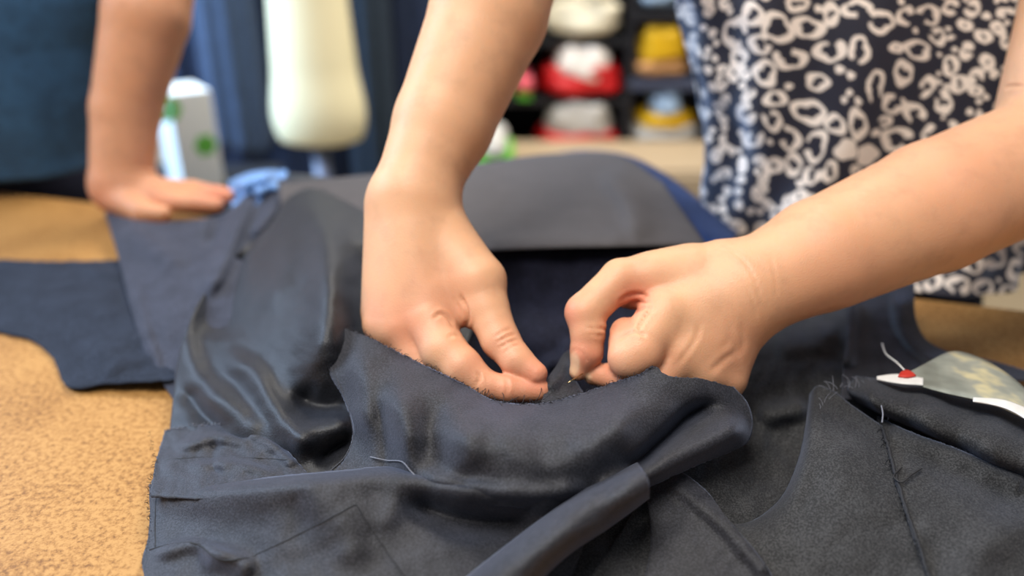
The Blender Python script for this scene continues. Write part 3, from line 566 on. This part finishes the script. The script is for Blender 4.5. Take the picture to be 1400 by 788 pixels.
# ---- blouse
def blouse_mat():
    m = mat('animal_print_cloth', (0.02, 0.02, 0.03), 0.6, Sheen_Weight=0.9, Sheen_Roughness=0.4); b = m.node_tree.nodes['Principled BSDF']
    b.inputs['Sheen Tint'].default_value = (0.55, 0.7, 1, 1)
    a = nd(m, 'ShaderNodeAttribute', attribute_name='print'); n = noise_tex(m, 1200, 2)
    mx = nd(m, 'ShaderNodeMix', data_type='RGBA'); lk(m, a.outputs['Fac'], mx.inputs[0]); mx.inputs[6].default_value = (*srgb(28, 28, 42), 1); mx.inputs[7].default_value = (*srgb(240, 226, 212), 1)
    lk(m, mx.outputs[2], b.inputs['Base Color']); lk(m, bump(m, n.outputs[0], 0.2, 0.0005), b.inputs['Normal']); return m
M['blouse'] = blouse_mat()
def blouse():
    nt, nz = 620, 470
    # half width / centre from the silhouette: picture column of the left edge for each height
    zs = np.linspace(0.904, 1.30, nz); th = np.linspace(-0.15, math.pi+0.15, nt)     # front half, seen side; the back is closed below
    yc = 0.815; edge = []
    for z in zs:
        # depth of the silhouette point about yc-0.02
        dep = (yc-0.01)*FWD[1] + (z-CAM[2])*FWD[2]
        v = 394 - F*((yc-0.01)*UP[1]+(z-CAM[2])*UP[2])/dep
        ex = np.interp(v, [-300, -120, 0, 60, 130, 200, 250, 285, 305, 420], [905, 915, 930, 946, 958, 974, 972, 974, 990, 1010])
        edge.append((ex-700)/F*dep)
    edge = np.array(edge); xc = 0.385; rx = xc-edge; ry = 0.105+0.012*np.sin((zs-0.87)*9)
    T, Z = np.meshgrid(th, zs); RX = rx[:, None]; RY = ry[:, None]
    ct, st = np.cos(T), np.sin(T)
    X = xc - RX*np.sign(ct)*np.abs(ct)**0.9; Y = yc - RY*np.sign(st)*np.abs(st)**0.85
    fold = 0.006*np.sin(T*7+Z*14)*np.exp(-((Z-0.95)/0.1)**2) + 0.004*np.sin(T*13-Z*30+np.sin(Z*17)) + 0.003*np.sin(Z*75+T*5)*np.exp(-((T-0.25)/0.5)**2)
    X = X - fold*ct; Y = Y - fold*st
    Y = Y - 0.030*np.clip((0.965-Z)/0.06, 0, 1)**1.5*np.clip(st, 0, 1)*np.clip((X-0.30)/0.12, 0, 1)
    P = np.stack([X, Y, Z], -1)
    px, py, _ = proj(P.reshape(-1, 3)); r = np.random.RandomState(7)
    big = [(1063,38,22,22),(1105,38,20,16),(1135,70,20,16),(1172,12,22,12),(1205,30,20,15),(1232,28,12,10),(1254,68,20,13),(1175,68,14,20),(1080,80,22,16),(1005,45,16,22),(1046,100,16,18),(1118,112,16,12),(1152,118,15,28),(1197,118,12,24),
           (1222,142,14,16),(1235,100,13,16),(1106,153,24,17),(1157,205,0,14),(1186,212,0,13),(1115,200,17,22),(1142,170,14,14),(1173,170,13,20),(1225,190,18,18),(1250,155,13,15),(1268,118,10,13),(1190,150,11,20),(1060,135,12,14),(1056,165,14,13),(1080,190,14,17),
           (1040,60,14,15),(1030,20,14,16),(1090,5,16,10),(1140,15,14,16),(1270,20,14,15),(1282,50,12,10),(1300,90,10,14),(1312,115,11,12),(1290,140,11,14),(1335,105,9,10),(1110,240,12,12),(1135,235,10,14),(1085,225,12,14),(1060,200,12,14),(1030,190,12,12),(1020,155,11,13),(1025,110,12,14),(1010,80,12,12),(1245,210,10,12),
           (1300,10,12,9),(1330,12,10,10),(1345,50,8,10),(1350,85,8,9),(1322,70,8,9),(1270,185,9,12),(1210,235,10,9),(1290,360,18,12),(1330,362,15,12),(1360,350,14,18),(1392,370,14,15),(1310,390,16,12),(1345,395,14,13),(1380,402,15,12),(1275,385,12,12),(1400,340,12,14),(1330,420,14,8),(1390,430,14,8)]
    taken, items = [], []
    for i, (a, b, c, d) in enumerate(big):
        s = max(c, d)
        if all((a-x)**2+(b-y)**2 > (0.86*(s+t))**2 for x, y, t in taken): taken.append((a, b, s)); items.append((a, b, c, d, i % 5))
    for k in range(5200):
        a, b = r.uniform(900, 1700), r.uniform(-350, 520)
        s = r.uniform(4, 12) if a < 1260 else r.uniform(3, 9)
        if a < 1040: s = r.uniform(4, 8)
        if all((a-x)**2+(b-y)**2 > (s+t+1)**2 for x, y, t in taken): taken.append((a, b, s)); items.append((a, b, s*r.uniform(.8, 1.2), s*r.uniform(.8, 1.1), r.randint(5)))
    col = np.zeros(len(px)); order = np.argsort(px); sx = px[order]
    for k, (a, b, c, d, kind) in enumerate(items):
        solid = c == 0 or max(c, d) < 6.5
        R = 14 if c == 0 else c; D = d if c else d+1; m0 = max(R, D)+6
        i = order[np.searchsorted(sx, a-m0):np.searchsorted(sx, a+m0)]; i = i[np.abs(py[i]-b) < m0]
        if not len(i): continue
        rot = (k*1.7) % math.pi if c and abs(c-d) < 3 else 0.12; x = px[i]-a; y = py[i]-b; x, y = x*math.cos(rot)+y*math.sin(rot), -x*math.sin(rot)+y*math.cos(rot)
        an = np.arctan2(y/D, x/R); rr = np.hypot(x/R, y/D)
        wob = 1+0.10*np.sin(2*an+k)+0.09*np.sin(3*an+k*2.1)+0.06*np.sin(5*an+k*3.3)
        wd = 0.5*(9.4+1.5*math.sin(k))/max(6, 0.5*(R+D)); mid = 0.80*wob
        if solid: s = 1.05*wob-rr
        else: s = wd*(0.85+0.35*np.sin(an*2+k*1.3)) - np.abs(rr-mid)
        if not solid and kind >= 2:
            gap = np.cos(an-(k*2.4)) ; s = np.minimum(s, (0.93-0.1*(kind == 3)-gap)*1.2)
        col[i] = np.maximum(col[i], np.clip(s*0.5*(R+D)/1.1+0.5, 0, 1))
    o = mesh_obj('blouse', P.reshape(-1, 3), grid_faces(nz, nt)[:, ::-1], M['blouse'], WR); attr(o, 'print', col)
    s = o.modifiers.new('thickness', 'SOLIDIFY'); s.thickness = 0.001; s.offset = -1
    # back half, plain coarse grid closing the garment
    T, Z = np.meshgrid(np.linspace(math.pi+0.1, 2*math.pi-0.1, 40), np.linspace(zs[0], zs[-1], 30)); RX = np.interp(Z, zs, rx); RY = np.interp(Z, zs, ry)
    P = np.stack([xc-RX*np.cos(T), yc-RY*np.sin(T), Z], -1)
    b = mesh_obj('blouse_back', P.reshape(-1, 3), grid_faces(30, 40)[:, ::-1], M['blouse'], WR); attr(b, 'print', np.zeros(1200))
    b.modifiers.new('thickness', 'SOLIDIFY').thickness = 0.001
blouse()
# trousers below the table edge
V_, Q_, _n = nets(lambda p: smin(cone(p, V3(.37, .835, .93), V3(.37, .84, .86), .115, .135, V3(0, 1, 0), .70), np.minimum(cone(p, V3(.29, .85, .82), V3(.28, .87, .06), .08, .05), cone(p, V3(.46, .85, .82), V3(.47, .87, .06), .08, .05)), .03), (.1, .6, 0), (.7, 1.1, 1.1), .008)
mesh_obj('trousers', V_, Q_[:, ::-1], M['navy_cloth'], WR)

# ---- person at the left: forearm and flat hand on the cloth, teal shirt
mw, mk = W(166, 242, .93), W(232, 268, .925)
def man(p):
    d = cone(p, mw, W(172, 150, .92), .034, .0375); d = smin(d, cone(p, W(172, 150, .92), W(200, 20, .90), .0375, .046), .005); d = smin(d, cone(p, W(200, 20, .90), W(222, -130, .91), .046, .049), .005)
    d = smin(d, cone(p, W(222, -130, .91), V3(-.62, 1.02, 1.52), .048, .055), .02)
    palm = smin(cone(p, W(160, 260, .93), W(225, 273, .92), .028, .015), cone(p, W(175, 262, .93), W(232, 262, .945), .026, .014), .01)
    d = smin(d, palm, .014)
    for a, b, c in (((225, 276, .915), (265, 277, .905), (296, 280, .90)), ((232, 270, .925), (280, 268, .92), (312, 268, .918)), ((232, 263, .935), (275, 262, .935), (305, 264, .935)), ((228, 258, .948), (265, 258, .95), (288, 262, .95))):
        d = smin(d, chain(p, [(W(*a), .0115), (W(*b), .0095), (W(*c), .0080)], .003), .004)
    th = chain(p, [(W(165, 272, .915), .018), (W(195, 290, .895), .0125), (W(222, 292, .888), .0095)], .004)
    d = smin(d, th, .006)
    t = cone(p, V3(-.78, 1.10, 1.03), V3(-.78, 1.05, 1.35), .12, .13, V3(0, 1, 0), .7); t = smin(t, cone(p, V3(-.95, 1.05, 1.50), V3(-.62, 1.03, 1.50), .055, .055), .05)
    t = smin(t, cone(p, V3(-.78, 1.03, 1.5), V3(-.78, 1.0, 1.6), .055, .05), .04)
    return smin(d, t, .01)
V, Q, N = nets(man, (-1.1, .78, .85), (-.2, 1.3, 1.7), .0028)
MR = empty('person', (-.78, 1.08, 0), 'person in a dark teal shirt pressing one hand flat on the fabric at left', 'person')
mb = mesh_obj('body', lap(V, Q, 1, .3), Q[:, ::-1], M['skin2'], MR)
attr(mb, 'flush', np.clip(blob_attr(V, [(W(300, 270, .92), .03, .7), (W(150, 275, .92), .03, .5), (W(230, 270, .92), .03, .3)]), 0, 1)); attr(mb, 'nail', np.zeros(len(V)))
M['teal'] = cloth_mat('teal_shirt_cloth', srgb(40, 76, 110), 0.8, 0.2)
nt, nz = 160, 120; zs = np.linspace(0.925, 1.46, nz); T, Z = np.meshgrid(np.linspace(0, 2*math.pi, nt), zs)
yc = 1.05; ex = []
for z in zs:
    dep = (yc)*FWD[1]+(z-CAM[2])*FWD[2]; v = 394-F*(yc*UP[1]+(z-CAM[2])*UP[2])/dep
    ex.append((np.interp(v, [-200, 0, 60, 130, 200, 260, 320], [175, 160, 140, 138, 130, 134, 140])-700)/F*dep)
ex = np.array(ex)[:, None]; xc = -.80; RX = ex-xc
fold = 0.010*np.sin(T*3+Z*16)*np.exp(-((T-5.2)/1.0)**2)+0.005*np.sin(T*9+Z*20)
X = xc+(RX+fold*.3)*np.cos(T); Y = yc+(0.115+fold)*np.sin(T)
rs = Relief([(0, 0, 0), (10, 0, 0), (0, 10, 0)])
Zb = Z + 0.0
o = mesh_obj('shirt', np.stack([X, Y, Zb], -1).reshape(-1, 3), grid_faces(nz, nt), M['teal'], MR); s = o.modifiers.new('thickness', 'SOLIDIFY'); s.thickness = 0.0015
V_, Q_, _n = nets(lambda p: smin(cone(p, V3(-.79, 1.20, .96), V3(-.79, 1.21, .86), .11, .125, V3(0, 1, 0), .72), np.minimum(cone(p, V3(-.87, 1.22, .82), V3(-.88, 1.24, .06), .08, .055), cone(p, V3(-.70, 1.22, .82), V3(-.69, 1.24, .06), .08, .055)), .03), (-1.1, .85, 0), (-.5, 1.4, 1.1), .008)
mesh_obj('trousers', V_, Q_[:, ::-1], M['navy_cloth'], MR)

# ---- needle and thread
M['needle'] = mat('needle_steel', srgb(214, 190, 140), 0.25, Metallic=1.0)
a, b = W(776, 524, .503), W(792, 514, .507)
v, f = tube_pts([a, a+(b-a)*.3, b+(b-a)*.3], .00035, 6); o = mesh_obj('sewing_needle', v, f, M['needle'], loc=a.tolist()); tag(o, 'thin steel sewing needle between thumb and fingertip of the right hand fist', 'needle')
rK = Relief([(735, 520, 62), (760, 505, 60), (785, 485, 56), (740, 560, 58), (770, 550, 58), (800, 535, 60), (800, 505, 54)], [([(742, 535), (765, 515), (778, 490)], 4, 7, 9)], wr=0.5, wscale=20)
sheet('pinched_fold', M['charcoal'], [(744, 530), (750, 518), (762, 500), (774, 482), (781, 480)], [(735, 560), (760, 558), (785, 548), (800, 542)], [(744, 530), (742, 545), (735, 560)], [(781, 480), (782, 510), (800, 542)], rK, G, step=2.5)

# ------------------------------------------------------------------ background shop fittings
M['black_board'] = mat('black_laminate', srgb(12, 12, 20), 0.6); M['beige_board'] = mat('beige_laminate', srgb(168, 146, 116), 0.6)
def WX(px, py, y):           # point seen at px,py on the vertical plane y
    k = y/(FWD[1]-(py-394)/F*UP[1]); return W(px, py, k)
SY = 2.35
x0 = WX(590, 150, SY)[0]; x1 = WX(1100, 150, SY)[0]
zb = {k: WX(800, k, SY)[2] for k in (-150, -40, 52, 112, 208)}
su = empty('shelving_unit', ((x0+x1)/2, SY+.15, 0), 'black open shelving unit behind the sewing person, filled with wrapped textiles', 'shelf')
def rel_box(name, c, s, m, root, bevel=0.002):
    bm = bmesh.new(); add_box(bm, (c[0]-root.location[0], c[1]-root.location[1], c[2]-root.location[2]), s, bevel); return bm_obj(name, bm, m, root)
M['shelf_edge'] = mat('slate_shelf_edge', srgb(66, 72, 92), 0.5)
rel_box('back_panel', ((x0+x1)/2, SY+.33, .9), (x1-x0, .02, 1.8), M['black_board'], su)
xm = WX(858, 150, SY)[0]
for xx in (x0, xm, x1): rel_box('side_panel', (xx, SY+.16, .9), (.025, .32, 1.8), M['black_board'], su)
for z, m in ((WX(800, 54, SY)[2], 'black_board'), (WX(800, 136, SY)[2], 'black_board'), (WX(800, 212, SY)[2], 'black_board'), (1.15, 'black_board'), (1.45, 'black_board'), (1.79, 'black_board'), (.1, 'black_board')):
    rel_box('shelf_board', ((x0+xm)/2, SY+.16, z-.01), (xm-x0, .31, .018), M[m], su)
for z, m in ((WX(900, 108, SY)[2], 'shelf_edge'), (WX(900, 205, SY)[2], 'shelf_edge'), (WX(900, 14, SY)[2], 'black_board'), (1.2, 'black_board'), (1.5, 'black_board')):
    rel_box('shelf_board', ((xm+x1)/2, SY+.15, z-.015), (x1-xm, .33, .028), M[m], su)

def bundle(name, px0, px1, py0, py1, layers, label, cat, group=None, y=SY-.0, seed=1, dome=True):
    """a soft wrapped stack; layers = (fraction from, to, material, inset)"""
    a = WX(px0, py1, y); b = WX(px1, py0, y); w = b[0]-a[0]; h = b[2]-a[2]
    root = empty(name, ((a[0]+b[0])/2, y+.10, a[2]), label, cat, 'wrapped bundles and packets behind the table')
    for (f0, f1, m, inset) in layers:
        bm = bmesh.new(); bmesh.ops.create_cube(bm, size=1)
        bmesh.ops.subdivide_edges(bm, edges=bm.edges[:], cuts=9, use_grid_fill=True)
        for v in bm.verts:
            p = v.co*2; q = Vector((math.copysign(abs(p.x)**1, p.x), p.y, p.z)); l = (abs(q.x)**4+abs(q.y)**4+abs(q.z)**3)**(1/4) or 1
            q = q/max(l, .6); nn = mnoise.noise(Vector((q.x*1.7+seed*3, q.y*1.7, q.z*1.7+f0*9)))*.14+mnoise.noise(Vector((q.x*5+seed, q.y*5, q.z*4)))*.05
            q *= 1+nn; kx = 1-(0.30*max(0, (f0+f1)/2*1.0+q.z*(f1-f0)/2-0.35) if dome else 0)
            v.co = (q.x*kx*(w/2-inset), q.y*.11, (f0+f1)/2*h+q.z*(f1-f0)*h/2*1.06)
        bm_obj('layer', bm, m, root, True)
    return root
M['cream_wrap'] = mat('cream_wrap', srgb(246, 236, 208), 0.5); M['white_wrap'] = mat('white_wrap', srgb(248, 238, 228), 0.45); M['red_wrap'] = mat('red_wrap', srgb(206, 22, 26), 0.5)
M['grey_wrap'] = mat('grey_wrap', srgb(190, 186, 178), 0.6); M['yellow_wrap'] = mat('yellow_wrap', srgb(226, 176, 10), 0.5); M['orange_wrap'] = mat('tan_wrap', srgb(190, 140, 90), 0.6)
M['blue_wrap'] = mat('pale_blue_wrap', srgb(160, 184, 210), 0.6); M['green'] = mat('green_print', srgb(96, 190, 50), 0.6); M['pink_wrap'] = mat('pink_wrap', srgb(228, 96, 110), 0.6)
bundle('wrapped_bundle', 742, 856, -40, 50, [(0, .55, M['cream_wrap'], 0), (.5, 1, M['cream_wrap'], .02)], 'cream wrapped bundle on the highest visible shelf, above the red and white ones', 'bundle', seed=1)
bundle('wrapped_bundle', 740, 856, 60, 134, [(0, .62, M['red_wrap'], 0), (.28, 1, M['white_wrap'], .03)], 'white bundle over a red one on the middle shelf', 'bundle', seed=2)
bundle('wrapped_bundle', 736, 852, 138, 208, [(0, .42, M['red_wrap'], .0), (.24, 1, M['grey_wrap'], .018)], 'grey white bundle with a red underside on the lowest shelf', 'bundle', seed=3)
bundle('wrapped_bundle', 866, 950, 34, 104, [(0, .3, M['orange_wrap'], .0), (.22, 1, M['yellow_wrap'], .008)], 'bright yellow bundle with tan base on the shelf beside the blouse', 'bundle', seed=4)
bundle('wrapped_bundle', 862, 962, 128, 202, [(0, .42, M['grey_wrap'], 0), (.36, .62, M['yellow_wrap'], .01), (.56, 1, M['blue_wrap'], .05)], 'stack of pale blue, yellow and grey cloth on the low shelf beside the blouse', 'bundle', seed=5)
bundle('wrapped_bundle', 872, 934, -30, 10, [(0, 1, M['blue_wrap'], 0)], 'pale blue bundle at the top edge above the yellow bundle', 'bundle', seed=6)
bundle('wrapped_bundle', 648, 702, 190, 232, [(0, .5, M['green'], 0), (.35, 1, M['grey_wrap'], .012)], 'small green and white packet just right of the left forearm', 'packet', y=SY-.35, seed=7)
bundle('wrapped_bundle', 702, 732, 104, 138, [(0, .4, M['green'], .008), (.3, 1, M['pink_wrap'], 0)], 'small pink and green ball shaped packet beside the left forearm', 'packet', seed=8)
# the support of the small packet
pk = WX(648, 232, SY-.35); pkr = WX(702, 232, SY-.35)
cab = empty('low_cabinet', ((WX(820, 240, 2.2)[0]), 2.16, 0), 'beige two-door low cabinet beneath the black shelving', 'cabinet')
ca, cb = WX(600, 212, 2.0)[0], WX(1060, 212, 2.0)[0]; cz = WX(800, 236, 2.0)[2]
rel_box('body', ((ca+cb)/2, 2.17, cz/2), (cb-ca, .30, cz), M['beige_board'], cab)
xq = WX(905, 250, 2.0)[0]
for xa, xb in ((ca, (ca+xq)/2), ((ca+xq)/2, xq), (xq, cb)): 
    d_ = rel_box('door', ((xa+xb)/2, 2.005, cz/2), (xb-xa-.006, .02, cz-.02), M['beige_board'], cab)
    bm = bmesh.new(); add_box(bm, (xb-.05-cab.location[0], 1.985-cab.location[1], cz*.75), (.012, .02, .1), .003); bm_obj('handle', bm, M['steel'], d_)

# garment rack with hanging clothes
rk = empty('garment_rack', (WX(380, 100, 2.2)[0], 2.25, 0), 'steel garment rack carrying dark clothes behind the dress form', 'rack')
ra, rb = WX(100, 100, 2.25)[0], WX(640, 100, 2.25)[0]
v, f = tube_pts([(ra, 2.25, 1.72), (0.5*(ra+rb), 2.25, 1.72), (rb, 2.25, 1.72)], .014, 12); mesh_obj('rail', v, f, M['steel'], rk)
for xx in (ra, rb):
    v, f = tube_pts([(xx, 2.25, 0.02), (xx, 2.25, 1.0), (xx, 2.25, 1.72)], .014, 12); mesh_obj('upright', v, f, M['steel'], rk)
    v, f = tube_pts([(xx, 2.0, 0.02), (xx, 2.25, 0.02), (xx, 2.5, .02)], .012, 12); mesh_obj('foot', v, f, M['steel'], rk)
def garment(pxa, pxb, pyb, y, m, label, seed, ph=0):
    xa, xb = WX(pxa, pyb, y)[0], WX(pxb, pyb, y)[0]; zb_ = WX(pxa, pyb, y)[2]; zt = 1.62; w = (xb-xa)/2; xc = (xa+xb)/2
    root = empty('hanging_garment', (xc, y, zb_), label, 'garment', 'clothes on the garment rack')
    T, Z = np.meshgrid(np.linspace(0, 2*math.pi, 90), np.linspace(0, 1, 40)); sh = np.where(Z > .88, 1-((Z-.88)/.12)**2*.75, 1)*(1-.10*Z)
    fo = 1+.10*np.sin(T*9+seed)*(1-.6*Z); X = xc+w*sh*np.cos(T)*(1+.03*np.sin(T*9+seed)); Y = y+.055*fo*np.sin(T)*(1-.3*Z)
    Zz = zb_+(zt-zb_)*Z+.01*np.sin(T*3+seed)*(1-Z)
    o = mesh_obj('cloth_body', np.stack([X, Y, Zz], -1).reshape(-1, 3), grid_faces(40, 90), m, root); o.modifiers.new('t', 'SOLIDIFY').thickness = .002
    t = np.linspace(0, math.pi*1.25, 12); hk = [(xc, y, zt-.05), (xc, y, zt+.03)] + [(xc+.022-.022*math.cos(a)*1, y, 1.712+.022*math.sin(a)+.0) for a in t[:10]]
    v, f = tube_pts(np.array(hk), .0025, 6); mesh_obj('hanger_hook', v, f, M['steel'], root)
M['g1'] = cloth_mat('slate_coat', srgb(52, 66, 88), .8, .2); M['g2'] = cloth_mat('navy_coat', srgb(22, 34, 58), .8, .1); M['g3'] = cloth_mat('dark_teal_coat', srgb(30, 42, 54), .8, .1)
garment(292, 374, 200, 2.16, M['g1'], 'slate grey garment hanging left of the cream dress form', 1)
garment(486, 548, 262, 2.20, M['g3'], 'dark teal garment hanging right of the cream dress form', 2)
garment(540, 640, 262, 2.26, M['g2'], 'very dark navy garment hanging behind the near forearm at the middle top', 3)
garment(228, 300, 120, 2.24, M['g2'], 'short navy garment hanging behind the far person\'s arm', 4)
garment(280, 372, 275, 2.38, M['g2'], 'long navy garment showing below the slate grey one', 5)
garment(366, 490, 275, 2.40, M['g2'], 'long navy garment directly behind the cream dress form', 6)
# dress form
ds = empty('dress_form', (*WX(428, 190, 1.95)[:2], 0), 'cream cloth covered dress form on a grey pole', 'dress form')
M['cream'] = mat('cream_form_cloth', srgb(238, 226, 184), .7)
cx_, zb_ = WX(440, 192, 1.95)[0], WX(430, 192, 1.95)[2]; prof = [(0, .085), (.006, .100), (.03, .108), (.2, .100), (.4, .090), (.52, .088), (.62, .098), (.74, .108), (.84, .09), (.88, .05), (.93, .045), (.95, .0)]
zz = np.array([p[0] for p in prof])*.9+zb_; rr = catmull(np.array([[p[0]*.9, p[1]] for p in prof]), 60)
T, K = np.meshgrid(np.linspace(0, 2*math.pi, 64), np.arange(60)); X = cx_+rr[K, 1]*np.cos(T); Y = 1.95+rr[K, 1]*.75*np.sin(T); Z = zb_+rr[K, 0]
mesh_obj('torso', np.stack([X, Y, Z], -1).reshape(-1, 3), grid_faces(60, 64), M['cream'], ds)
M['pole'] = mat('grey_pole', srgb(128, 136, 160), .4)
v, f = tube_pts([(cx_-.005, 1.95, .03), (cx_-.005, 1.95, .3), (cx_-.005, 1.95, zb_+.02)], .021, 16); mesh_obj('pole', v, f, M['pole'], ds)
for a in (0.3, 2.4, 4.5):
    v, f = tube_pts([(cx_, 1.95, .14), (cx_+.12*math.cos(a), 1.95+.12*math.sin(a), .08), (cx_+.26*math.cos(a), 1.95+.26*math.sin(a), .015)], .012, 8); mesh_obj('foot', v, f, M['pole'], ds)
# white carton with green flowers on a dark stool
M['carton'] = mat('white_carton', srgb(232, 234, 228), .5)
yb = 1.62; pa, pb, pt = WX(224, 262, yb), WX(286, 262, yb), WX(250, 128, yb)
cx0, cx1, cz0, cz1 = pa[0], pb[0], pa[2], pt[2]
cn = empty('white_carton', ((cx0+cx1)/2, yb+.06, cz0), 'white carton printed with green flowers behind the flat far hand', 'box')
rz = math.radians(-14)
bm = bmesh.new(); add_box(bm, (0, 0, (cz1-cz0)/2), (.085, .12, cz1-cz0), .003); c_ = bm_obj('carton_body', bm, M['carton'], cn)
def flower(x, z, r):
    V_, F_ = [], []
    for k in range(6):
        a = k*math.pi/3; c = (x+r*.55*math.cos(a), z+r*.55*math.sin(a)); b = len(V_)
        for j in range(10): t = j*math.pi/5; V_.append((c[0]+r*.42*math.cos(t), -.0605, c[1]+r*.42*math.sin(t)))
        F_.append(tuple(range(b, b+10)))
    V_ = np.array(V_)+np.array(cn.location); return mesh_obj('printed_flower', V_, F_, M['green'], cn, smooth=False)
flower(.015, (cz1-cz0)*.46, .024); flower(-.045, (cz1-cz0)*.86, .026)
cn.rotation_euler = (0, 0, math.radians(37))
st = empty('side_stool', ((cx0+cx1)/2, yb+.06, 0), 'dark stool beneath the white carton', 'stool')
rel_box('seat', ((cx0+cx1)/2, yb+.06, cz0-.0155), (.3, .3, .03), M['black_board'], st, .006)
for sx in (-1, 1):
    for sy in (-1, 1): rel_box('leg', ((cx0+cx1)/2+sx*.12, yb+.06+sy*.12, (cz0-.031)/2), (.03, .03, cz0-.031), M['black_board'], st)
